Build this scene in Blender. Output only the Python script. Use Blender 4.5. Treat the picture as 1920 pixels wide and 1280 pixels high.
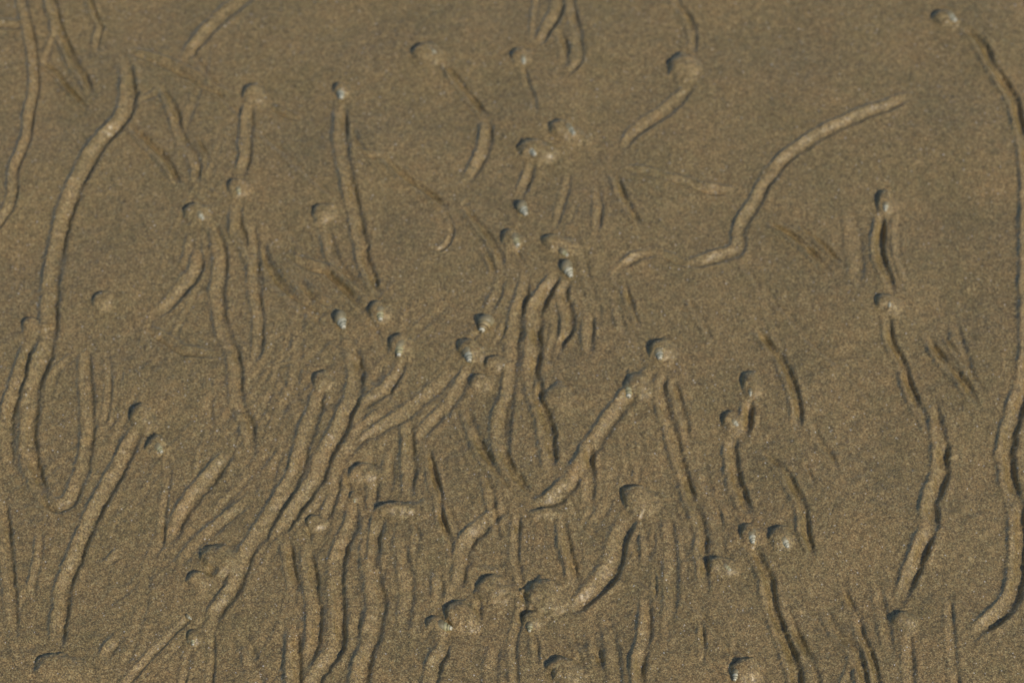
import bpy, math
import numpy as np

# ------------------------------------------------------------------ reset
for o in list(bpy.data.objects):
    bpy.data.objects.remove(o, do_unlink=True)
scene = bpy.context.scene
C = scene.collection
rng = np.random.default_rng(11)

# ------------------------------------------------------------------ camera
PITCH = math.radians(55)          # below the horizontal
DIST = 1.30                       # metres to the middle of the picture
FOCAL = 104.0
cam_d = bpy.data.cameras.new('camera')
cam = bpy.data.objects.new('camera', cam_d)
C.objects.link(cam)
cam.location = (0, -DIST * math.cos(PITCH), DIST * math.sin(PITCH))
cam.rotation_euler = (math.pi / 2 - PITCH, 0, 0)
cam_d.lens = FOCAL
cam_d.sensor_width = 36
cam_d.clip_start = 0.02
cam_d.clip_end = 500
cam_d.dof.use_dof = True
cam_d.dof.focus_distance = 1.19
cam_d.dof.aperture_fstop = 11
scene.camera = cam

# ------------------------------------------------------------------ light
SUN_EL, SUN_AZ = math.radians(38), math.radians(136)   # azimuth clockwise from +Y
world = bpy.data.worlds.new('World')
scene.world = world
world.use_nodes = True
wn = world.node_tree.nodes
wl = world.node_tree.links
wn.clear()
sky = wn.new('ShaderNodeTexSky')
sky.sky_type = 'NISHITA'
sky.sun_disc = False
sky.sun_elevation = SUN_EL
sky.sun_rotation = SUN_AZ
sky.ozone_density = 2.0
sky.dust_density = 0.6
bg = wn.new('ShaderNodeBackground')
bg.inputs['Strength'].default_value = 0.105
wo = wn.new('ShaderNodeOutputWorld')
wl.new(sky.outputs[0], bg.inputs[0])
wl.new(bg.outputs[0], wo.inputs[0])

sun_d = bpy.data.lights.new('sun', 'SUN')
sun_d.energy = 3.0
sun_d.angle = math.radians(0.5)
sun_d.color = (1.0, 0.88, 0.70)
sun = bpy.data.objects.new('sun', sun_d)
C.objects.link(sun)
sun.location = (1, -1, 2)
sx, sy, sz = (math.cos(SUN_EL) * math.sin(SUN_AZ), math.cos(SUN_EL) * math.cos(SUN_AZ), math.sin(SUN_EL))
from mathutils import Vector
sun.rotation_euler = Vector((sx, sy, sz)).to_track_quat('Z', 'Y').to_euler()

scene.view_settings.view_transform = 'Standard'
scene.view_settings.look = 'None'
scene.view_settings.gamma = 1
scene.view_settings.use_curve_mapping = False
scene.view_settings.exposure = 0.0

# ------------------------------------------------------------------ layout: a spot in the photograph -> millimetres on the sand
def ground(px, py):
    cx = (px - 960) / 1920 * 36 / FOCAL
    cy = (640 - py) / 1920 * 36 / FOCAL
    s, c = math.sin(PITCH), math.cos(PITCH)
    d = np.array([cx, c + cy * s, -s + cy * c])        # right, forward, up
    k = (DIST * s) / -d[2]
    return np.array([d[0] * k, -DIST * c + d[1] * k]) * 1000.0
def scale_at(px, py):
    a = ground(px - 5, py)
    b = ground(px + 5, py)
    return (b[0] - a[0]) / 10

# ------------------------------------------------------------------ materials
def ramp(nt, stops):
    r = nt.nodes.new('ShaderNodeValToRGB')
    e = r.color_ramp.elements
    while len(e) < len(stops):
        e.new(0.5)
    for el, (p, c) in zip(e, stops):
        el.position = p
        el.color = (*c, 1)
    return r
def mixrgb(nt, mode, fac, a, b):
    m = nt.nodes.new('ShaderNodeMix')
    m.data_type = 'RGBA'
    m.blend_type = mode
    for sock, v in ((m.inputs[0], fac), (m.inputs[6], a), (m.inputs[7], b)):
        if hasattr(v, 'links') or isinstance(v, bpy.types.NodeSocket):
            nt.links.new(v, sock)
        elif isinstance(v, tuple):
            sock.default_value = (*v, 1)
        else:
            sock.default_value = v
    return m.outputs[2]

def sand_material():
    m = bpy.data.materials.new('wet_sand')
    m.use_nodes = True
    nt = m.node_tree
    N, L = nt.nodes, nt.links
    N.clear()
    out = N.new('ShaderNodeOutputMaterial')
    p = N.new('ShaderNodeBsdfPrincipled')
    L.new(p.outputs[0], out.inputs[0])
    geo = N.new('ShaderNodeNewGeometry')
    pos = geo.outputs['Position']
    def vor(scale):
        v = N.new('ShaderNodeTexVoronoi')
        v.inputs['Scale'].default_value = scale
        L.new(pos, v.inputs['Vector'])
        return v
    def noise(scale, detail=3, rough=0.55):
        n = N.new('ShaderNodeTexNoise')
        n.inputs['Scale'].default_value = scale
        n.inputs['Detail'].default_value = detail
        n.inputs['Roughness'].default_value = rough
        L.new(pos, n.inputs['Vector'])
        return n
    v1, v2 = vor(2500), vor(1150)
    sep = N.new('ShaderNodeSeparateColor')
    L.new(v1.outputs['Color'], sep.inputs[0])
    sep2 = N.new('ShaderNodeSeparateColor')
    L.new(v2.outputs['Color'], sep2.inputs[0])
    r1 = ramp(nt, [(0.0, (0.045, 0.032, 0.018)), (0.2, (0.11, 0.078, 0.044)), (0.5, (0.25, 0.178, 0.098)),
                   (0.78, (0.35, 0.255, 0.148)), (0.93, (0.48, 0.37, 0.24)), (1.0, (0.56, 0.47, 0.34))])
    L.new(sep.outputs[0], r1.inputs[0])
    r2 = ramp(nt, [(0.0, (0.15, 0.108, 0.062)), (0.35, (0.225, 0.165, 0.094)), (0.7, (0.28, 0.20, 0.115)), (1.0, (0.36, 0.265, 0.155))])
    L.new(sep2.outputs[1], r2.inputs[0])
    col = mixrgb(nt, 'MIX', 0.22, r1.outputs[0], r2.outputs[0])
    # a few rust and slate grains
    tint = ramp(nt, [(0.0, (1.10, 0.96, 0.82)), (0.10, (1.0, 1.0, 1.0)), (0.86, (1.0, 1.0, 1.0)), (1.0, (0.72, 0.86, 1.05))])
    L.new(sep.outputs[2], tint.inputs[0])
    col = mixrgb(nt, 'MULTIPLY', 0.8, col, tint.outputs[0])
    # broad drifts of finer, greyer or browner grains
    n1 = noise(38, 4, 0.6)
    t1 = ramp(nt, [(0.3, (0.88, 0.91, 0.88)), (0.52, (1.0, 1.0, 1.0)), (0.72, (1.09, 1.04, 1.02))])
    L.new(n1.outputs[0], t1.inputs[0])
    col = mixrgb(nt, 'MULTIPLY', 1.0, col, t1.outputs[0])
    n2 = noise(260, 3, 0.6)
    t2 = ramp(nt, [(0.28, (0.82, 0.85, 0.84)), (0.5, (1.0, 1.0, 1.0)), (0.74, (1.14, 1.10, 1.09))])
    L.new(n2.outputs[0], t2.inputs[0])
    col = mixrgb(nt, 'MULTIPLY', 1.0, col, t2.outputs[0])
    col = mixrgb(nt, 'MULTIPLY', 1.0, col, (0.95, 0.912, 0.605))
    painted_glint = ramp(nt, [(0.0, (0, 0, 0)), (0.9968, (0, 0, 0)), (0.998, (1, 1, 1))])  # sparse wet glints, painted into the base colour as pale grains
    L.new(sep.outputs[1], painted_glint.inputs[0])
    col = mixrgb(nt, 'MIX', painted_glint.outputs[0], col, (0.75, 0.72, 0.66))
    L.new(col, p.inputs['Base Color'])
    p.inputs['Roughness'].default_value = 0.6
    p.inputs['Specular IOR Level'].default_value = 0.45
    p.inputs['Coat Weight'].default_value = 1.0       # the film of water
    p.inputs['Coat Roughness'].default_value = 0.37
    p.inputs['Coat IOR'].default_value = 1.4
    b = N.new('ShaderNodeBump')
    b.inputs['Strength'].default_value = 0.45
    b.inputs['Distance'].default_value = 0.00035
    L.new(v1.outputs['Distance'], b.inputs['Height'])
    b.invert = True
    b2 = N.new('ShaderNodeBump')
    b2.inputs['Strength'].default_value = 0.2
    b2.inputs['Distance'].default_value = 0.0006
    L.new(n2.outputs[0], b2.inputs['Height'])
    L.new(b.outputs[0], b2.inputs['Normal'])
    L.new(b2.outputs[0], p.inputs['Normal'])
    return m

def shell_material(name, stops, rough=0.5, speck=0.85):
    m = bpy.data.materials.new(name)
    m.use_nodes = True
    nt = m.node_tree
    N, L = nt.nodes, nt.links
    N.clear()
    out = N.new('ShaderNodeOutputMaterial')
    p = N.new('ShaderNodeBsdfPrincipled')
    L.new(p.outputs[0], out.inputs[0])
    at = N.new('ShaderNodeAttribute')
    at.attribute_name = 'across'                       # 0..1 across the whorl
    geo = N.new('ShaderNodeNewGeometry')
    n = N.new('ShaderNodeTexNoise')
    n.inputs['Scale'].default_value = 900
    n.inputs['Detail'].default_value = 4
    L.new(geo.outputs['Position'], n.inputs['Vector'])
    mad = N.new('ShaderNodeMath')
    mad.operation = 'MULTIPLY_ADD'
    L.new(n.outputs[0], mad.inputs[0])
    mad.inputs[1].default_value = 0.22
    ad = N.new('ShaderNodeMath')
    ad.operation = 'SUBTRACT'
    L.new(at.outputs['Fac'], ad.inputs[0])
    ad.inputs[1].default_value = 0.11
    L.new(ad.outputs[0], mad.inputs[2])
    r = ramp(nt, stops)
    L.new(mad.outputs[0], r.inputs[0])
    n3 = N.new('ShaderNodeTexNoise')
    n3.inputs['Scale'].default_value = 420
    n3.inputs['Detail'].default_value = 3
    L.new(geo.outputs['Position'], n3.inputs['Vector'])
    t = ramp(nt, [(0.3, (0.62, 0.60, 0.52)), (0.55, (1, 1, 1)), (0.8, (1.15, 1.1, 1.0))])
    L.new(n3.outputs[0], t.inputs[0])
    col = mixrgb(nt, 'MULTIPLY', speck, r.outputs[0], t.outputs[0])
    L.new(col, p.inputs['Base Color'])
    p.inputs['Roughness'].default_value = rough
    p.inputs['Specular IOR Level'].default_value = 0.5
    b = N.new('ShaderNodeBump')
    b.inputs['Strength'].default_value = 0.3
    b.inputs['Distance'].default_value = 0.0002
    L.new(n.outputs[0], b.inputs['Height'])
    L.new(b.outputs[0], p.inputs['Normal'])
    return m

SAND = sand_material()
APEX = shell_material('pale_apex', [(0.0, (0.22, 0.20, 0.13)), (0.3, (0.62, 0.59, 0.46)), (1.0, (0.72, 0.68, 0.54))], 0.25, 0.45)
def banded(name, dark, mid, pale):
    return shell_material(name, [(0.0, dark), (0.22, dark), (0.34, pale), (0.52, pale), (0.64, mid), (0.80, mid), (0.92, dark), (1.0, dark)])
SHELLS = {
    'grey': banded('grey_shell', (0.06, 0.065, 0.05), (0.14, 0.14, 0.10), (0.44, 0.43, 0.32)),
    'olive': banded('olive_shell', (0.07, 0.065, 0.03), (0.18, 0.16, 0.07), (0.46, 0.42, 0.23)),
    'pale': banded('pale_shell', (0.10, 0.10, 0.065), (0.24, 0.22, 0.15), (0.55, 0.52, 0.38)),
    'brown': banded('brown_shell', (0.09, 0.065, 0.03), (0.22, 0.16, 0.08), (0.36, 0.28, 0.14)),
}

# ------------------------------------------------------------------ what the photograph shows: tracks
# (points, band width, levee strength, furrow strength); listed from the upper / right end to the lower / left end
T = []
def t(pts, w, a, b):
    T.append((pts, w, a, b))
t([(30,-40),(45,30),(50,50),(58,90),(62,133),(62,167),(53,213),(48,260),(37,293),(25,320),(22,367),(10,400),(-30,440)],18,.6,.7)
t([(48,48),(20,46),(-30,46)],20,.3,.4)
t([(88,-10),(96,13),(107,57),(133,113),(157,153),(172,182)],20,.5,.7)
t([(74,118),(84,122),(103,137),(127,167),(150,190),(163,205)],13,.5,.7)
t([(162,-5),(178,35),(186,50),(181,68),(178,95)],13,.3,.6)
t([(470,-20),(450,3),(417,27),(383,60),(357,93),(345,115)],26,.6,.65)
t([(228,110),(237,150),(238,177),(233,207),(217,233),(187,263),(167,293),(150,327),(137,353),(123,387),(113,420),(107,447),(98,494),(93,537),(90,587),(88,634),(77,674),(62,710),(54,747),(52,787),(50,827),(55,868),(68,908),(90,938)],29,.5,.75)
t([(52,640),(35,704),(20,750),(10,794),(10,840),(18,880)],24,.5,.6)
t([(155,660),(157,680),(160,727),(163,777),(162,827),(154,873),(143,906),(130,938),(112,948),(92,940),(80,915)],25,.3,.65)
t([(198,655),(201,690),(201,750),(190,800)],14,.1,.35)
t([(257,800),(243,827),(220,873),(197,916),(173,963),(157,1000),(140,1040),(123,1080),(113,1120),(107,1170),(104,1215)],28,.55,.8)
t([(73,990),(70,1050),(60,1090),(58,1120)],16,.5,.2)
t([(10,1040),(14,1086),(20,1136),(20,1186)],24,.2,.5)
t([(232,1028),(202,1053),(180,1068)],20,.85,.1)
t([(432,836),(420,856),(393,890),(367,920),(342,953),(328,986),(318,1015)],29,.55,.75)
t([(309,853),(313,903),(303,963),(300,1030)],14,.1,.5)
t([(470,930),(447,950),(410,980),(373,1010),(350,1036),(330,1060)],24,.65,.4)
t([(601,722),(597,735),(590,760),(577,800),(564,837),(555,876),(537,916),(517,946),(497,976),(480,1006),(467,1022),(457,1040),(437,1096),(417,1125),(403,1146),(392,1175)],29,.5,.75)
t([(650,638),(662,680),(665,710),(658,745),(645,775),(632,805),(615,835),(602,860),(594,888),(577,914),(557,943),(537,973),(518,1000)],28,.4,.85)
t([(750,672),(747,690),(735,712),(713,734),(693,750),(672,766)],24,.5,.75)
t([(852,690),(830,712),(800,737),(767,767),(733,790),(700,807),(670,824),(645,849),(632,866)],26,.5,.65)
t([(740,752),(713,774),(687,794),(665,812),(650,830)],20,.5,.5)
t([(880,680),(872,697),(862,722),(846,746),(826,771),(800,797),(778,826)],23,.45,.6)
t([(688,578),(660,548),(637,522),(613,505),(580,493),(545,480)],22,.5,.6)
t([(625,572),(600,560),(577,540),(562,522)],22,.3,.3)
t([(618,588),(580,567),(547,542),(513,498),(495,455)],20,.4,.6)
t([(637,195),(637,253),(643,307),(653,350),(663,400),(675,460),(683,500),(695,530),(706,558)],25,.35,.7)
t([(604,420),(613,450),(623,480),(643,515),(668,540)],24,.35,.35)
t([(466,190),(463,207),(460,253),(457,300),(450,330)],23,.65,.55)
t([(430,180),(400,165),(367,145),(330,125),(290,108),(252,97)],20,.5,.5)
t([(298,163),(322,207),(330,240),(342,270),(362,300),(368,345)],20,.3,.6)
t([(240,240),(265,262),(290,285),(315,315),(332,348)],20,.5,.5)
t([(443,380),(440,410),(445,440),(466,480),(478,520),(480,570)],24,.3,.4)
t([(388,418),(402,440),(410,470),(412,510),(405,545),(408,580),(420,630),(436,670),(440,720),(445,760),(462,800),(468,850)],25,.2,.55)
t([(362,462),(367,500),(343,534),(317,564),(290,586)],26,.2,.8)
t([(405,664),(350,656),(323,641),(300,627),(278,612)],19,.35,.55)
t([(1047,-20),(1043,17),(1030,43),(1017,67),(1003,85)],22,.35,.75)
t([(1007,-20),(1003,15),(1000,40),(999,80)],13,.55,.15)
t([(1040,57),(1050,77),(1057,97),(1053,120)],20,.1,.65)
t([(1066,-10),(1067,10),(1076,50),(1082,83),(1080,118),(1062,138)],19,.1,.6)
t([(978,125),(986,160),(996,187),(1003,215)],14,.1,.65)
t([(1265,-20),(1265,7),(1284,32),(1296,58),(1297,100)],18,.15,.65)
t([(1295,158),(1267,190),(1237,213),(1203,233),(1180,255),(1166,278)],23,.35,.8)
t([(994,300),(990,318),(984,338),(972,368)],21,.25,.8)
t([(1063,320),(1060,350),(1050,383),(1040,425)],16,.1,.55)
t([(1118,350),(1119,400),(1116,440)],18,.15,.5)
t([(1146,322),(1155,345),(1172,387),(1200,425)],20,.3,.5)
t([(1238,327),(1205,320),(1175,317)],20,.5,.2)
t([(1378,359),(1345,354),(1312,348),(1292,338)],22,.75,.4)
t([(1700,180),(1687,185),(1660,198),(1633,206),(1607,218),(1573,233),(1533,253),(1497,276),(1467,299),(1447,322),(1432,342),(1421,363),(1408,387),(1390,413),(1384,437),(1383,458),(1371,473),(1343,479),(1317,487),(1290,493)],23,.9,.75)
t([(1236,469),(1200,477),(1177,488),(1158,504)],20,.65,.55)
t([(1800,52),(1832,82),(1852,118),(1878,158),(1897,190),(1907,233),(1917,283),(1923,350),(1926,420)],22,.35,.8)
t([(1924,430),(1922,530),(1924,600),(1924,650),(1920,700),(1911,735),(1899,770),(1887,812),(1882,850),(1884,880),(1890,910),(1902,953),(1906,1003),(1904,1050),(1900,1090),(1885,1130),(1862,1153),(1836,1175),(1812,1195)],28,.5,.9)
t([(1645,400),(1647,417),(1643,447),(1643,484),(1657,517),(1666,548)],21,.5,1.0)
t([(1681,395),(1679,450),(1684,490),(1699,530)],18,.35,.1)
t([(1657,592),(1660,605),(1665,640),(1685,677),(1699,720),(1715,760),(1732,790),(1744,822)],21,.25,.75)
t([(1734,628),(1745,650),(1775,690),(1805,725),(1830,765)],22,.4,.65)
t([(1440,415),(1448,425),(1490,450),(1518,477),(1560,520)],18,.55,.6)
t([(1495,425),(1535,458),(1575,495)],15,.5,.4)
t([(1742,760),(1753,800),(1758,830),(1760,870),(1752,908),(1738,945),(1738,985),(1723,1023),(1707,1066),(1693,1100),(1682,1128)],28,.65,.9)
t([(1696,1185),(1700,1230),(1703,1300)],24,.2,.65)
t([(1774,1120),(1777,1153),(1781,1220),(1790,1300)],20,.1,.45)
t([(1402,1025),(1420,1055),(1434,1085),(1440,1133),(1462,1193),(1479,1240),(1492,1300)],26,.25,.85)
t([(1470,1140),(1496,1200),(1516,1243),(1530,1300)],22,.2,.65)
t([(1575,1100),(1602,1150),(1612,1190),(1634,1245),(1642,1295)],18,.15,.65)
t([(1540,1135),(1568,1187),(1600,1225),(1616,1290)],24,.35,.5)
t([(1597,1235),(1593,1250),(1578,1290)],16,.6,.2)
t([(1428,850),(1452,872),(1480,912),(1500,955),(1506,1004),(1522,1042)],22,.3,.7)
t([(1412,617),(1445,655),(1468,690),(1484,733),(1490,767),(1493,808)],22,.25,.75)
t([(1522,795),(1535,830),(1570,880)],18,.15,.5)
t([(962,465),(973,485),(984,505)],12,.1,.65)
t([(1036,508),(1034,525),(1017,552),(1002,577),(998,614),(996,660),(993,700),(998,734),(1010,770),(1018,794),(1023,827),(1028,866),(1032,898)],28,.4,.8)
t([(985,515),(978,550),(966,590),(960,640),(955,700),(948,760),(943,800),(945,850)],24,.35,.6)
t([(1060,524),(1051,550),(1057,578),(1063,597),(1060,617),(1047,640),(1042,662)],23,.25,.85)
t([(1103,575),(1100,620),(1102,660)],24,.45,.55)
t([(1166,530),(1182,580),(1196,616)],16,.15,.5)
t([(1225,690),(1203,715),(1174,744),(1150,774),(1127,807),(1107,834),(1093,860),(1083,880),(1067,903),(1043,928),(1018,941),(992,946)],30,1.0,.6)
t([(1240,700),(1236,744),(1246,780),(1260,827),(1275,880),(1290,930),(1311,990),(1314,1053),(1319,1105)],24,.2,.65)
t([(1256,710),(1266,745),(1276,777),(1287,825)],20,.25,.5)
t([(1399,745),(1397,780),(1390,818)],24,.45,.9)
t([(1368,815),(1368,850),(1374,900),(1389,940),(1402,968)],26,.35,.85)
t([(1095,820),(1098,860),(1101,905),(1099,955)],26,.15,.7)
t([(1178,955),(1172,972),(1157,1003),(1146,1040),(1132,1073),(1110,1100),(1083,1124),(1062,1140)],33,.6,1.0)
t([(1048,965),(1053,993),(1060,1033),(1070,1066),(1075,1105)],24,.45,.55)
t([(990,1185),(1000,1205),(1004,1250)],18,.2,.55)
t([(1208,1120),(1208,1153),(1207,1186),(1199,1220),(1194,1253),(1197,1300)],25,.65,.7)
t([(1207,985),(1210,1020),(1210,1065)],22,.3,.45)
t([(1224,1070),(1226,1122)],11,.1,.65)
t([(1343,945),(1353,990)],11,.1,.5)
t([(1313,1165),(1314,1250)],14,.1,.45)
t([(1105,1190),(1126,1265)],22,.15,.4)
t([(760,785),(763,830),(764,870),(765,928)],26,.45,.6)
t([(728,850),(727,880),(724,925)],24,.35,.35)
t([(655,945),(658,976),(645,1003),(631,1043),(626,1080),(628,1120),(629,1170),(627,1213),(608,1236),(588,1268),(575,1290)],28,.3,.85)
t([(570,1020),(578,1066),(583,1110),(587,1155),(585,1200),(573,1240)],27,.4,.75)
t([(545,1165),(548,1220),(550,1300)],28,.55,.6)
t([(533,1005),(538,1040),(551,1115)],22,.2,.6)
t([(712,965),(697,1003),(693,1053),(700,1106),(703,1146),(693,1193),(677,1246),(668,1300)],33,.45,.7)
t([(668,1130),(664,1170),(657,1215)],20,.3,.35)
t([(798,842),(806,867),(818,917),(824,973),(846,1040),(843,1066)],16,.15,.75)
t([(945,950),(930,960),(903,983),(875,1010),(863,1040),(859,1080),(852,1110)],28,.6,.75)
t([(820,1072),(820,1132)],24,.45,.45)
t([(837,1195),(827,1220),(810,1253),(802,1300)],28,.35,.7)
t([(362,1150),(345,1163),(307,1198),(258,1252),(235,1280)],16,.25,.85)
t([(226,1188),(200,1220),(194,1248)],26,.6,.35)
t([(393,1180),(396,1220),(390,1280)],14,.1,.5)
t([(352,1212),(340,1275)],16,.15,.5)
t([(828,117),(848,143),(871,173),(893,200),(912,222)],18,.25,.55)
t([(903,215),(910,240),(907,273),(890,310),(872,340)],24,.55,.6)
t([(722,297),(696,293),(678,285)],14,.65,.2)
t([(715,300),(760,337),(806,367),(835,392)],18,.35,.6)
t([(884,368),(862,385)],14,.6,.3)
t([(565,222),(530,208),(505,194)],13,.65,.35)
t([(588,697),(565,684)],14,.6,.2)
t([(938,520),(932,545),(920,572),(912,590)],22,.25,.5)
t([(945,600),(935,630),(925,650)],16,.2,.5)
t([(468,415),(477,480),(472,530),(479,572),(484,605),(478,680)],20,.15,.5)
t([(868,765),(878,790),(900,848),(930,890),(970,935)],24,.2,.5)
t([(946,740),(937,768),(933,820),(943,868),(975,915),(1000,940)],28,.35,.65)
t([(860,720),(845,735),(835,790)],14,.1,.3)
t([(866,390),(900,430),(928,470),(938,500)],20,.3,.5)
t([(225,690),(222,720)],14,.1,.5)
t([(1010,700),(1008,745)],18,.7,.1)
t([(25,490),(30,512)],16,.5,.2)
t([(1590,385),(1600,470),(1605,540)],30,.08,.15)
t([(1785,600),(1810,690),(1840,740)],22,.12,.22)
t([(870,1010),(905,1060),(935,1060)],18,.15,.25)
t([(967,960),(963,1040),(972,1080),(976,1140),(960,1200),(962,1290)],18,.12,.45)
t([(1250,960),(1256,1080),(1252,1180)],26,.15,.3)
t([(1640,1090),(1652,1150),(1668,1230)],24,.15,.25)
t([(450,1190),(470,1240),(480,1300)],30,.15,.25)
t([(905,880),(918,940),(930,1010)],18,.2,.4)
t([(796,830),(806,880),(812,930)],18,.2,.4)
t([(690,850),(697,900),(695,950)],22,.25,.4)
t([(630,880),(622,930),(598,985)],20,.2,.55)
t([(930,1200),(920,1250),(915,1300)],26,.2,.3)
t([(745,1010),(760,1090),(755,1180)],26,.12,.25)
t([(1130,1150),(1145,1210),(1150,1300)],26,.2,.3)

t([(1290,494),(1264,485),(1237,470)],18,.2,.25)
t([(1300,343),(1265,334),(1238,327)],18,.3,.3)
t([(1160,500),(1148,520),(1165,545)],16,.2,.25)
t([(365,262),(378,280),(392,300)],12,.3,.3)
t([(401,304),(394,320),(392,340)],14,.5,.2)
t([(410,373),(388,356)],16,.4,.2)
t([(829,390),(842,418),(844,440),(830,464),(808,468)],12,.1,.55)
t([(1078,380),(1065,418)],14,.1,.4)
t([(1080,256),(1094,282)],16,.1,.5)
t([(556,680),(530,682),(512,693)],11,.4,.3)
t([(1506,868),(1523,908)],11,.1,.5)
t([(1768,632),(1788,660),(1808,692)],14,.4,.3)
t([(140,664),(112,688),(97,712),(90,752)],18,.35,.2)
t([(1013,968),(995,986)],10,.1,.65)
t([(1221,990),(1223,1040)],14,.15,.5)
t([(1857,1184),(1836,1209)],18,.1,.75)
t([(573,985),(581,1012)],10,.1,.5)
t([(771,972),(784,1010)],12,.1,.45)
t([(892,1110),(894,1200)],18,.1,.45)
t([(1285,560),(1310,600),(1330,640)],18,.12,.2)
t([(300,165),(285,180),(262,188)],16,.3,.2)
t([(690,285),(672,262),(662,240)],14,.25,.2)
t([(105,60),(92,85),(80,120)],14,.3,.3)
t([(360,432),(352,470),(345,500)],16,.3,.2)
t([(560,840),(545,890),(520,930)],18,.3,.3)
t([(690,960),(683,1000),(678,1060)],14,.15,.5)
t([(1150,560),(1160,600),(1172,630)],18,.2,.3)
t([(1035,560),(1040,610),(1030,660)],16,.2,.4)
t([(905,470),(920,500),(925,520)],14,.3,.2)

# older, half-washed-out tracks fanning down from the crowded middle of the picture
for _ in range(30):
    q = rng.random()
    if q < 0.62:
        x0, y0 = rng.uniform(430, 1330), rng.uniform(760, 1190)
    elif q < 0.78:
        x0, y0 = rng.uniform(1480, 1800), rng.uniform(1020, 1200)
    elif q < 0.90:
        x0, y0 = rng.uniform(20, 400), rng.uniform(640, 1150)
    else:
        x0, y0 = rng.uniform(850, 1250), rng.uniform(380, 700)
    lean = (x0 - 930) / 900 * 0.75 + rng.normal(0, 0.14)
    bend = rng.normal(0, 0.42)
    n = int(rng.integers(4, 8))
    P = [(x0, y0)]
    for i in range(n):
        st = rng.uniform(28, 52)
        lean += bend * 0.35 + rng.normal(0, 0.16)
        P.append((P[-1][0] + st * lean, P[-1][1] + st))
    t(P, rng.uniform(11, 24), rng.uniform(0.01, 0.06), rng.uniform(0.03, 0.14))

# the oldest tracks, long and wandering, nearly levelled by the last tide
for _ in range(46):
    q = rng.random()
    if q < 0.35:
        x0, y0, lean = rng.uniform(380, 900), rng.uniform(380, 800), rng.normal(-0.15, 0.45)
    elif q < 0.75:
        x0, y0, lean = rng.uniform(520, 1400), rng.uniform(700, 1050), rng.normal(0.1, 0.4)
    elif q < 0.9:
        x0, y0, lean = rng.uniform(20, 480), rng.uniform(20, 700), rng.normal(0.2, 0.5)
    else:
        x0, y0, lean = rng.uniform(1100, 1860), rng.uniform(250, 1000), rng.normal(0.3, 0.3)
    drift = rng.normal(0, 0.10)
    P = [(x0, y0)]
    for i in range(int(rng.integers(5, 11))):
        st = rng.uniform(30, 50)
        lean += drift + rng.normal(0, 0.20)
        lean = max(-1.1, min(1.1, lean))
        P.append((P[-1][0] + st * lean, P[-1][1] + st))
    t(P, rng.uniform(12, 22), rng.uniform(0.01, 0.07), rng.uniform(0.02, 0.11))

# mounds over hidden snails: (x, y, rx, ry, turn, height factor, label)
M = [
 (1280,124,29,27,0,.42,'smooth bare dome of sand at the top right of centre, beside a forked groove'),
 (475,172,20,20,0,.45,'small sand dome at the top of a straight ridge in the upper left'),
 (603,397,20,20,0,.40,'soft round sand dome left of the long straight track, no shell showing'),
 (192,562,18,16,0,.42,'lone small sand dome right of the long left-hand ridge'),
 (57,608,17,18,0,.42,'small sand dome at the left edge, close beside the long ridge'),
 (263,779,23,22,0,.48,'sand dome at the head of a long slanting ridge, above the banded shell'),
 (604,712,20,19,0,.45,'sand dome at the upper end of the longest slanting ridge, left of centre'),
 (930,680,22,14,-20,.40,'small sand lump with dark upper edge, right of the pair of white-tipped shells'),
 (903,714,26,15,-15,.34,'low flat sand lump just below the small lump near the paired shells'),
 (411,1043,36,29,0,.34,'broad sand dome with a deep dark notch on top, lower left'),
 (374,1084,24,18,0,.34,'small sand lump touching the lower left side of the broad notched dome'),
 (115,1252,50,30,0,.20,'wide low sand swell at the bottom left corner where a ridge ends'),
 (591,977,18,14,0,.34,'tiny sand bump between two slanting ridges, above the lower left furrows'),
 (681,882,30,20,-15,.36,'sand dome with curved dark rim above the tiny yellow shell tip'),
 (745,952,42,14,0,.70,'wide step of sand with a wavy dark upper edge below two short ridges'),
 (1022,961,30,11,-8,.40,'narrow step of sand where the thick slanting ridge runs out'),
 (1194,931,29,28,0,.46,'sand dome at the head of the broad curving furrow, lower right of centre'),
 (1022,1112,38,32,0,.38,'big round sand dome above the shell tip at the bottom centre'),
 (864,1150,33,28,0,.40,'big sand dome touching the shell that lies on its side, bottom centre'),
 (923,1097,30,28,0,.36,'sand dome between the forked ridge and the big round dome'),
 (1062,1258,34,30,0,.40,'sand dome cut by the bottom edge of the picture, near the middle'),
 (1694,1160,25,17,0,.46,'sand dome where the thick right-hand track ends, lower right'),
 (1046,742,30,32,0,.14,'faint flat oval of sand right of the long central ridge'),
]
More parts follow.
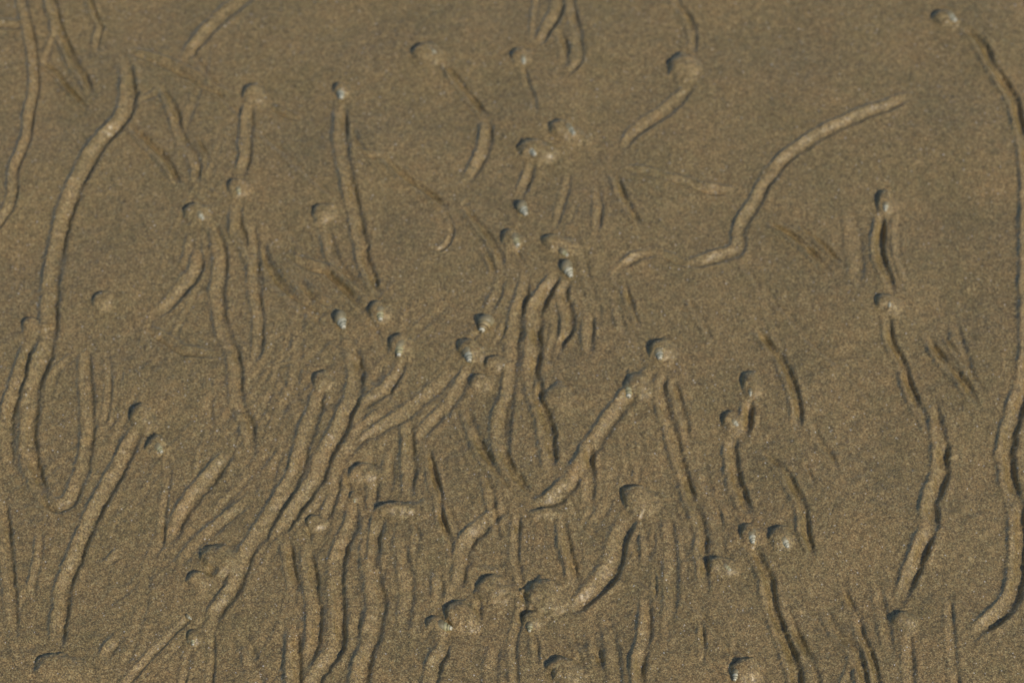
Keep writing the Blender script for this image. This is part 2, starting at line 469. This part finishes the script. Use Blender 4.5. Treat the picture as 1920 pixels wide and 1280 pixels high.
# snails: (x, y of the showing part, its length, turn of the apex (0 right, 90 down), mound or None, colour, girth, label)
S = [
 (1783,38,25,40,(1771,33,21,18,0,.48),'pale',1.0,'pale snail in the top right corner, its track running off to the right edge'),
 (813,103,12,30,(797,98,27,19,0,.40),'pale',.9,'blurred snail at top centre left, only a pale speck showing from a flat sand mound'),
 (981,116,15,72,(976,104,19,17,0,.46),'grey',1.0,'small dark snail with white tip below the looped grooves at the top centre'),
 (639,178,22,85,(640,168,16,15,0,.50),'grey',1.0,'dark banded snail at the top of the long straight track, upper left of centre'),
 (1070,250,24,45,(1061,245,35,18,22,.42),'grey',.9,'grey snail in a long slanting mound, upper one of the close pair near top centre'),
 (997,286,27,55,(1006,278,36,20,8,.42),'grey',.85,'grey snail in a wide arched mound, lower one of the close pair near top centre'),
 (979,392,34,60,None,'grey',1.05,'bare dark grey snail lying in a furrow above the centre, deep shadow beside it'),
 (448,363,14,78,(444,350,18,17,0,.46),'olive',1.0,'greenish shell tip under a sand dome below a straight ridge, upper left'),
 (377,409,17,50,(367,396,25,20,0,.42),'pale',.95,'pale whorls showing from a sand mound at the top of a downward track, left'),
 (1660,391,15,95,(1660,374,19,25,0,.48),'pale',1.0,'snail with glinting tip at the top of the double-walled furrow on the right'),
 (967,456,24,65,(957,446,19,19,0,.46),'olive',1.0,'yellowish snail half sunk above the centre, left of the arched mound'),
 (1058,477,20,40,(1041,454,27,19,12,.42),'olive',.95,'yellow-green shell tip just above the bare pale striped snail in the centre'),
 (1063,506,38,62,None,'pale',1.0,'bare pale striped snail lying in the centre, black shadow at its upper end'),
 (638,600,40,68,None,'grey',1.0,'bare smooth grey snail with white tip, left of centre, lying clear of the sand'),
 (712,593,24,80,(709,581,18,22,0,.48),'olive',1.0,'snail with round bright tip at the lower end of the long straight track'),
 (748,657,28,92,(748,644,22,22,0,.46),'olive',.85,'narrow greenish snail under a round dome, above a curling ridge'),
 (909,607,38,112,None,'brown',1.3,'plump brown snail with shiny white tip and the blackest shadow, near the centre'),
 (878,668,28,80,(881,652,21,22,0,.48),'grey',.95,'white-tipped snail below and left of the plump brown snail'),
 (1236,668,20,80,(1238,654,26,23,0,.50),'grey',1.2,'rounded grey snail on top of the thick stepped ridge, right of centre'),
 (1179,734,30,95,(1197,723,28,24,0,.42),'olive',.95,'yellow snail with clear dark bands on the shoulder of the thick slanting ridge'),
 (1667,577,13,95,(1667,570,23,17,0,.46),'pale',.9,'faint snail at the lower end of the double-walled furrow on the right'),
 (1407,740,13,92,(1408,718,20,24,0,.46),'pale',.85,'small shell tip under a tall dome at the head of a short deep furrow, right'),
 (1378,796,17,45,(1371,786,21,18,0,.46),'pale',.95,'pale snail left of and below the short deep furrow on the right'),
 (299,843,20,55,(293,832,21,18,0,.46),'olive',1.0,'banded snail on the left beside a slanting ridge, just below a bare dome'),
 (1410,1010,24,80,(1407,996,19,22,0,.48),'pale',.9,'left snail of the side by side pair at the lower right'),
 (1472,1020,24,60,(1464,1004,21,20,0,.46),'pale',.9,'right snail of the side by side pair at the lower right, beside a groove'),
 (1363,1068,19,35,(1353,1060,28,16,8,.42),'olive',.95,'greenish snail in a low wide mound, below and left of the lower right pair'),
 (1379,1268,22,105,(1397,1256,29,25,0,.40),'pale',.95,'pale snail leaning on a dome at the bottom edge, right of centre'),
 (993,1176,17,95,(998,1158,21,18,0,.38),'olive',1.1,'round shell tip below the big sand dome at the bottom centre'),
 (836,1177,28,20,(818,1170,21,18,0,.42),'olive',1.0,'snail lying on its side with white and green bands, bottom centre left'),
 (353,1157,17,35,None,'pale',.8,'pale broken-looking snail at the top of a thin crack, lower left'),
 (362,1202,17,92,(362,1192,13,15,0,.34),'olive',.85,'small yellow snail with pinkish tip, just below the thin crack, lower left'),
 (665,936,10,90,(664,928,10,11,0,.30),'olive',.9,'tiny yellow shell tip poking out of flat sand below a curved dark rim'),
]

# ------------------------------------------------------------------ the sand relief, on a grid in millimetres
STEP = 0.5
X0, X1 = -268.0, 268.0
Y0, Y1 = -215.0, 245.0
def axis(a, b):
    inner = np.arange(a, b + STEP / 2, STEP)
    d, s = [], STEP
    tot = 0
    while tot < 60000:
        s *= 1.32
        tot += s
        d.append(tot)
    d = np.array(d)
    return np.concatenate([(a - d)[::-1], inner, b + d]), len(d), len(inner)
xs, PX, NX = axis(X0, X1)
ys, PY, NY = axis(Y0, Y1)
ix, iy = xs[PX:PX + NX], ys[PY:PY + NY]
shape = (NY, NX)

fy = np.fft.fftfreq(NY, STEP)[:, None]
fx = np.fft.rfftfreq(NX, STEP)[None, :]
def band_noise(wavelength, width=0.6, stretch=1.0, seed=0):
    """unit-variance noise whose bumps are about one wavelength (mm) across, drawn out along y by stretch"""
    r = np.random.default_rng(seed)
    f = np.sqrt(fx ** 2 + (fy * stretch) ** 2) * wavelength
    flt = np.exp(-((np.log(np.maximum(f, 1e-6)) / width) ** 2))
    n = np.fft.irfft2(np.fft.rfft2(r.standard_normal(shape)) * flt, s=shape)
    return n / n.std()

warp = 0.65 * band_noise(16, seed=1) + 0.45 * band_noise(5, seed=2)
along = band_noise(22, seed=3)

def catmull(P, step):
    P = [np.array(p, float) for p in P]
    Q = [2 * P[0] - P[1]] + P + [2 * P[-1] - P[-2]]
    out = []
    for i in range(1, len(Q) - 2):
        p0, p1, p2, p3 = Q[i - 1:i + 3]
        n = max(1, int(np.linalg.norm(p2 - p1) / step))
        for k in range(n):
            u = k / n
            out.append(0.5 * (2 * p1 + (p2 - p0) * u + (2 * p0 - 5 * p1 + 4 * p2 - p3) * u * u + (3 * p1 - p0 - 3 * p2 + p3) * u ** 3))
    out.append(P[-1])
    return np.array(out)

T.sort(key=lambda q: q[2] + q[3] > 0.21)             # the oldest are ploughed over by all the others
H = np.zeros(shape)
owner = np.full(shape, -1, int)        # which track a spot belongs to
own_w = np.full(shape, 0.10)
def box(x0, x1, y0, y1):
    a = max(0, int((x0 - X0) / STEP)); b = min(NX, int((x1 - X0) / STEP) + 2)
    c = max(0, int((y0 - Y0) / STEP)); d = min(NY, int((y1 - Y0) / STEP) + 2)
    return a, b, c, d

for ti, (pts, w, aL, aR) in enumerate(T):
    mid = pts[len(pts) // 2]
    W = 0.79 * w * scale_at(*mid)
    pts_s = aL + aR
    deep = max(0.0, aR - 0.7)                           # the freshest furrows are deep and wide
    aL, aR = 0.98 * aL ** 0.55, 0.98 * aR ** 0.55 + 2.0 * deep
    wr = 0.29 + 0.55 * deep
    aL += 2.2 * max(0.0, aL - 0.9)
    ex = []
    for p in pts:
        ex.append(p)
    for end, nb in ((0, 1), (-1, -2)):                 # tracks that leave the picture go on
        p, q = np.array(ex[end], float), np.array(ex[nb], float)
        if not (12 < p[0] < 1908 and 12 < p[1] < 1268):
            d = (p - q) / np.linalg.norm(p - q)
            e = tuple(p + d * 110)
            ex = [e] + ex if end == 0 else ex + [e]
    L = catmull([ground(*p) for p in ex], 2.5)
    seg = np.diff(L, axis=0)
    sl = np.linalg.norm(seg, axis=1)
    cum = np.concatenate([[0], np.cumsum(sl)])
    total = cum[-1]
    dd = seg / np.maximum(sl, 1e-6)[:, None]
    par = float(np.mean((dd @ np.array([math.sin(SUN_AZ), math.cos(SUN_AZ)])) ** 2))   # tracks seen along the light stand out less
    pad = 2.2 * W
    a, b, c, d = box(L[:, 0].min() - pad, L[:, 0].max() + pad, L[:, 1].min() - pad, L[:, 1].max() + pad)
    if b - a < 2 or d - c < 2:
        continue
    best = np.full((d - c, b - a), 1e9)
    tt = np.zeros_like(best); ss = np.zeros_like(best)
    for k in range(len(seg)):
        if sl[k] < 1e-6:
            continue
        p, q = L[k], L[k + 1]
        e, f, g, h = box(min(p[0], q[0]) - pad, max(p[0], q[0]) + pad, min(p[1], q[1]) - pad, max(p[1], q[1]) + pad)
        e, f, g, h = max(e, a), min(f, b), max(g, c), min(h, d)
        if f <= e or h <= g:
            continue
        gx = ix[None, e:f] - p[0]
        gy = iy[g:h, None] - p[1]
        u = seg[k] / sl[k]
        s = np.clip(gx * u[0] + gy * u[1], 0, sl[k])
        dx, dy = gx - s * u[0], gy - s * u[1]
        dist = dx * dx + dy * dy
        side = gx * (-u[1]) + gy * u[0]                # left of travel in the ground plane
        sub = np.s_[g - c:h - c, e - a:f - a]
        m = dist < best[sub]
        best[sub] = np.where(m, dist, best[sub])
        tt[sub] = np.where(m, np.sign(side) * np.sqrt(dist), tt[sub])
        ss[sub] = np.where(m, cum[k] + s, ss[sub])
    ok = best < pad * pad
    # travelling down the picture the sunny side (right in the picture) is on the left of travel
    taper = 0.78 + 0.22 * np.clip(np.minimum(ss, total - ss) / (3.5 * W), 0, 1)
    tq = tt / (W * taper) + warp[c:d, a:b] * 0.06
    am = 1 + 0.22 * along[c:d, a:b]
    endd = np.minimum(ss, total - ss)
    past = np.sqrt(np.maximum(best - tt * tt, 0))
    fade = np.clip((endd + 0.5 * W) / (2.6 * W), 0, 1)
    fade = fade * fade * (3 - 2 * fade)
    sn = 0.25
    xq = np.clip(tq + 0.5, 0, 1)
    lerp = xq - 0.45 * np.sin(2 * np.pi * xq) / (2 * np.pi)
    prof = np.where(tq < -0.5, aL * np.exp(-(np.abs(tq + 0.5) / sn) ** 2.2),
                    np.where(tq > 0.5, -aR * np.exp(-(np.abs(tq - 0.5) / wr) ** (2.6 + 5 * deep)) + 0.18 * aR * np.exp(-((tq - 0.8 - wr) / 0.33) ** 2),
                             aL + (-aR - aL) * lerp))
    hgt = (0.148 + 0.30 * par) * (W + 1.3) * prof * np.clip(am, .4, 1.6) * fade
    hgt = np.where(ok, hgt, 0)
    cut = np.where(ok, np.exp(-(np.abs(tq) / 0.72) ** 4) * fade, 0) * min(0.8, 0.6 * (pts_s))
    H[c:d, a:b] = H[c:d, a:b] * (1 - cut) + hgt          # a later track ploughs through the older ones
    wt = np.exp(-(np.abs(tq) / 0.75) ** 4) * fade * (0.35 + aL + aR)
    wt = np.where(ok & (np.abs(tq) < 0.85) & (fade > 0.25), wt, 0)
    better = wt > own_w[c:d, a:b]
    own_w[c:d, a:b] = np.where(better, wt, own_w[c:d, a:b])
    owner[c:d, a:b] = np.where(better, ti, owner[c:d, a:b])

lim = 4.0
H = lim * np.tanh(H / lim)

# domes
mounds = [(m[:6], ('mound', i)) for i, m in enumerate(M)] + [(s[4], ('snail', i)) for i, s in enumerate(S) if s[4]]
dome_of = np.full(shape, -1, int)
dome_r = np.full(shape, 1.02)
sun2 = np.array([math.sin(SUN_AZ), math.cos(SUN_AZ)])
for di, ((mx, my, rx, ry, rot, hf), _) in enumerate(mounds):
    g = ground(mx, my + ry * 0.12)
    k = scale_at(mx, my)
    RX, RY = rx * k, ry * k / 0.86
    a, b, c, d = box(g[0] - 2.3 * RX - 4, g[0] + 2.3 * RX + 4, g[1] - 2.3 * RY - 4, g[1] + 2.3 * RY + 4)
    if b - a < 2 or d - c < 2:
        continue
    gx = ix[None, a:b] - g[0]
    gy = iy[c:d, None] - g[1]
    r_ = math.radians(-rot)
    ux = gx * math.cos(r_) + gy * math.sin(r_)
    uy = -gx * math.sin(r_) + gy * math.cos(r_)
    facing = (gx * sun2[0] + gy * sun2[1]) / np.maximum(np.hypot(gx, gy), 1e-6)
    soft = np.clip(facing * 0.55 + 0.45, 0, 1)
    soft = soft * soft * (3 - 2 * soft)
    stretch = 1 + 0.75 * np.clip(facing, 0, 1) ** 1.5
    r = np.hypot(ux / RX, uy / RY) / stretch * (1 + 0.085 * warp[c:d, a:b] + 0.09 * along[c:d, a:b]) / 0.95
    f = (1 - soft) * np.clip(1 - r ** 5.5, 0, 1) + soft * np.cos(np.pi / 2 * np.clip(r, 0, 1)) ** 2
    hh = 0.75 + hf * 0.90 * math.sqrt(RX * RY)
    if rx > 2.3 * ry:
        hh = 0.6 + hf * 0.95 * RY
    # the sand already pushed up there is smoothed under the dome
    h0 = H[c:d, a:b]
    H[c:d, a:b] = np.minimum(h0, 0) * (1 - 0.75 * np.clip(f * 2, 0, 1)) + (np.maximum(h0, 0) ** 3 + (hh * f) ** 3) ** (1 / 3)
    moat = np.exp(-((r - 1.13) / 0.12) ** 2) * np.clip(0.3 - facing, 0, 1)
    H[c:d, a:b] -= 0.08 * hh * moat
    better = r < dome_r[c:d, a:b]
    dome_r[c:d, a:b] = np.where(better, r, dome_r[c:d, a:b])
    dome_of[c:d, a:b] = np.where(better, di, dome_of[c:d, a:b])
# notch in the broad dome
def pit(px, py, r, depth):
    g = ground(px, py)
    k = scale_at(px, py) * r
    a, b, c, d = box(g[0] - 3 * k, g[0] + 3 * k, g[1] - 3 * k, g[1] + 3 * k)
    q = np.hypot(ix[None, a:b] - g[0], iy[c:d, None] - g[1]) / k
    H[c:d, a:b] -= depth * np.exp(-q ** 2)
pit(398, 1068, 9, 1.6)
pit(405, 1030, 8, 0.8)
pit(985, 1146, 9, 1.0)

# weathering: soft swells, lumps, drawn-out flow streaks where snails are crowded, single grains
PYX = np.stack(np.meshgrid(ix, iy), -1)
low = np.clip((60 - PYX[..., 1]) / 120, 0, 1)
crowd = np.exp(-((PYX[..., 0] + 30) / 110) ** 2) * np.clip((10 - PYX[..., 1]) / 90, 0, 1)
crowd2 = np.exp(-((PYX[..., 0] - 150) / 60) ** 2) * np.clip((-90 - PYX[..., 1]) / 40, 0, 1)
H += 0.55 * band_noise(95, seed=21)
H += (0.05 + 0.045 * low) * band_noise(11, seed=22)
H += (0.02 + 0.018 * low) * band_noise(4, seed=23)
H += (0.02 + 0.03 * np.maximum(crowd, 0.6 * crowd2)) * band_noise(8.5, 0.9, stretch=2.6, seed=24) * np.clip(0.8 + 0.5 * band_noise(45, seed=26), 0, 2)
H += (0.012 + 0.010 * low) * band_noise(1.4, 0.5, seed=25)

full = np.zeros((len(ys), len(xs)))
edge = np.minimum(np.minimum(np.arange(NX)[None, :], NX - 1 - np.arange(NX)[None, :]),
                  np.minimum(np.arange(NY)[:, None], NY - 1 - np.arange(NY)[:, None]))
H *= np.clip(edge / 30.0, 0, 1)
full[PY:PY + NY, PX:PX + NX] = H
gy_, gx_ = np.gradient(full, ys, xs)
nrm = np.stack([-gx_, -gy_, np.ones_like(full)], -1)
nrm /= np.linalg.norm(nrm, axis=-1, keepdims=True)
XX, YY = np.meshgrid(xs, ys)
co = np.stack([XX, YY, full], -1).reshape(-1, 3) * 0.001
nrm = nrm.reshape(-1, 3)
GH, GW = full.shape
idx = np.arange(GH * GW).reshape(GH, GW)
quads = np.stack([idx[:-1, :-1], idx[:-1, 1:], idx[1:, 1:], idx[1:, :-1]], -1).reshape(-1, 4)
code = np.full((GH, GW), -1, int)
inner = np.where(dome_of >= 0, 100000 + dome_of, owner)
code[PY:PY + NY, PX:PX + NX] = inner
fcode = code[:-1, :-1].reshape(-1)

def height(x, y):
    fx_ = (x - X0) / STEP; fy_ = (y - Y0) / STEP
    i, j = int(np.clip(fx_, 0, NX - 2)), int(np.clip(fy_, 0, NY - 2))
    return float(H[j:j + 2, i:i + 2].mean())

def patch(name, q, origin=(0, 0, 0), parent=None):
    used, inv = np.unique(q, return_inverse=True)
    v = (co[used] - np.array(origin)).astype(np.float32)
    me = bpy.data.meshes.new(name)
    nf = len(q)
    me.vertices.add(len(v))
    me.vertices.foreach_set('co', v.ravel())
    me.loops.add(nf * 4)
    me.loops.foreach_set('vertex_index', inv.reshape(-1).astype(np.int32))
    me.polygons.add(nf)
    me.polygons.foreach_set('loop_start', np.arange(0, nf * 4, 4, dtype=np.int32))
    me.polygons.foreach_set('use_smooth', np.ones(nf, dtype=bool))
    me.update()
    at = me.attributes.new('custom_normal', 'FLOAT_VECTOR', 'POINT')
    at.data.foreach_set('vector', nrm[used].astype(np.float32).ravel())
    me.materials.append(SAND)
    o = bpy.data.objects.new(name, me)
    C.objects.link(o)
    if parent:
        o.parent = parent
    else:
        o.location = origin
    return o

order = np.argsort(fcode, kind='stable')
sc = fcode[order]
cuts = np.flatnonzero(np.diff(sc)) + 1
groups = {}
for g in np.split(order, cuts):
    groups[int(fcode[g[0]])] = quads[g]
for ti in range(len(T)):                               # tracks almost wholly overrun by others stay plain sand
    if ti in groups and len(groups[ti]) <= 60:
        groups[-1] = np.concatenate([groups[-1], groups.pop(ti)])

sand = patch('sand', groups[-1])
sand['kind'] = 'structure'
sand['label'] = 'wet brown beach sand crossed by snail tracks'
for ti in range(len(T)):
    if ti in groups:
        patch('snail_track', groups[ti], parent=sand)

# ------------------------------------------------------------------ shells
def shell_grid(turns=4.3, W=1.5, k=3.1, rc=0.72, seg=26, cross=13):
    """helical whorls growing from the apex at the origin towards -Z... built along +Z then measured"""
    n = int(turns * seg) + 1
    th = np.linspace(0, turns * 2 * math.pi, n)
    a = W ** (th / (2 * math.pi))
    ps = np.linspace(-1.75, 1.75, cross)                # outward half of the whorl's cross-section
    V = np.zeros((n, cross, 3))
    for j, p in enumerate(ps):
        R = a * (rc + math.cos(p))
        z = a * (k + 1.02 * math.sin(p))
        V[:, j, 0] = R * np.cos(th)
        V[:, j, 1] = R * np.sin(th)
        V[:, j, 2] = z
    V[..., 2] -= V[..., 2].min()
    return V, n, cross, seg
SV, SN, SC, SSEG = shell_grid()
SLEN = SV[..., 2].max()
SV = SV / SLEN
SV[..., 0:2] *= (0.86 * (1.25 - 0.45 * np.clip(SV[..., 2:3], 0, 1)))
_ = SLEN                                          # one unit long, apex at z = 0

def shell_part(name, i0, i1, mat, cap_start=False, cap_end=False):
    V = SV[i0:i1 + 1]
    n = len(V)
    verts = [tuple(p) for row in V for p in row]
    faces = []
    for i in range(n - 1):
        for j in range(SC - 1):
            faces.append((i * SC + j, i * SC + j + 1, (i + 1) * SC + j + 1, (i + 1) * SC + j))
    if cap_start:
        verts.append(tuple(V[0].mean(0) + np.array([0, 0, -0.03])))
        faces += [(j + 1, j, len(verts) - 1) for j in range(SC - 1)]
        faces.append((0, SC - 1, len(verts) - 1))
    if cap_end:
        c = V[-1].mean(0)
        verts.append(tuple(c))
        b = (n - 1) * SC
        faces += [(b + j, b + j + 1, len(verts) - 1) for j in range(SC - 1)]
        faces.append((b + SC - 1, b, len(verts) - 1))
    me = bpy.data.meshes.new(name)
    me.from_pydata(verts, [], faces)
    me.polygons.foreach_set('use_smooth', [True] * len(faces))
    at = me.attributes.new('across', 'FLOAT', 'POINT')
    vals = np.tile(np.linspace(0, 1, SC), n)
    vals = np.concatenate([vals, np.full(len(verts) - len(vals), 0.5)])
    at.data.foreach_set('value', vals.astype(np.float32))
    me.materials.append(mat)
    me.update()
    return me
BODY = shell_material('sandy_body_whorl', [(0.0, (0.08, 0.07, 0.04)), (0.3, (0.22, 0.19, 0.11)), (0.6, (0.28, 0.23, 0.13)), (0.85, (0.19, 0.165, 0.10)), (1.0, (0.07, 0.06, 0.04))], 0.5, 1.0)
SHELL_MESH = {}
A1, A2 = int(1.5 * SSEG), int(3.1 * SSEG)
for key, mat in SHELLS.items():
    SHELL_MESH[key] = (shell_part('apex', 0, A1, APEX, cap_start=True), shell_part('spire', A1, A2, mat), shell_part('body_whorl', A2, SN - 1, BODY, cap_end=True))

from mathutils import Matrix
snail_dome = {w[1]: di for di, (_, w) in enumerate(mounds) if w[0] == 'snail'}
for si, (x, y, ln, ang, dome, colour, girth, label) in enumerate(S):
    k = scale_at(x, y)
    ca, sa = math.cos(math.radians(ang)), math.sin(math.radians(ang))
    tip = ground(x + ca * ln / 2, y + sa * ln / 2)
    back = ground(x - ca * ln / 2, y - sa * ln / 2)
    bare = dome is None
    vis = np.linalg.norm(tip - back)
    full_len = vis * (1.05 if bare else 1.5)
    if bare:
        girth *= 0.8
    girth *= 1.0 if bare else 0.8
    dirv = (back - tip) / vis
    rb = full_len * 0.27 * girth                        # girth near the wide end
    ht, hb = height(*tip), height(*back)
    zt = ht + rb * (0.28 if bare else 0.42)
    zb = min(hb, ht + 0.45 * vis) + (rb * 0.10 if bare else -rb * 0.30)
    if not bare:                                        # the wide end stays under the sand
        far = 0.82 * full_len
        h_far = height(*(tip + dirv * far))
        zb = min(zb, zt + (h_far - 1.3 * rb - zt) * vis / far)
    ax = Vector((dirv[0] * vis, dirv[1] * vis, zb - zt)).normalized()
    root = bpy.data.objects.new('snail', None)
    C.objects.link(root)
    root.empty_display_size = 0.004
    base = ground(*(dome[:2] if dome else (x, y)))
    root.location = (base[0] / 1000, base[1] / 1000, 0)
    root['label'] = label
    root['category'] = 'snail'
    root['group'] = 'snails ploughing through the wet sand'
    roll = -math.pi / 2 - 4.3 * 2 * math.pi + rng.uniform(-0.6, 0.6)   # the mouth of the shell faces the sand
    rot = ax.to_track_quat('Z', 'Y').to_matrix().to_4x4() @ Matrix.Rotation(roll, 4, 'Z')
    sc_ = full_len / 1000
    mat = Matrix.Translation(Vector((tip[0] / 1000, tip[1] / 1000, zt / 1000)) - root.location) @ rot @ Matrix.Diagonal((sc_ * girth, sc_ * girth, sc_, 1))
    for me, nm in zip(SHELL_MESH[colour], ('apex', 'spire', 'body_whorl')):
        o = bpy.data.objects.new(nm, me)
        C.objects.link(o)
        o.parent = root
        o.matrix_local = mat
    if si in snail_dome:
        q = groups.get(100000 + snail_dome[si])
        if q is not None:
            patch('sand_cap', q, origin=tuple(root.location), parent=root)

for di, (_, (kind, i)) in enumerate(mounds):
    if kind == 'mound' and 100000 + di in groups:
        g = ground(*M[i][:2])
        o = patch('sand_mound', groups[100000 + di], origin=(g[0] / 1000, g[1] / 1000, 0))
        o['label'] = M[i][6]
        o['category'] = 'sand mound'
        o['group'] = 'sand domes over hidden snails'
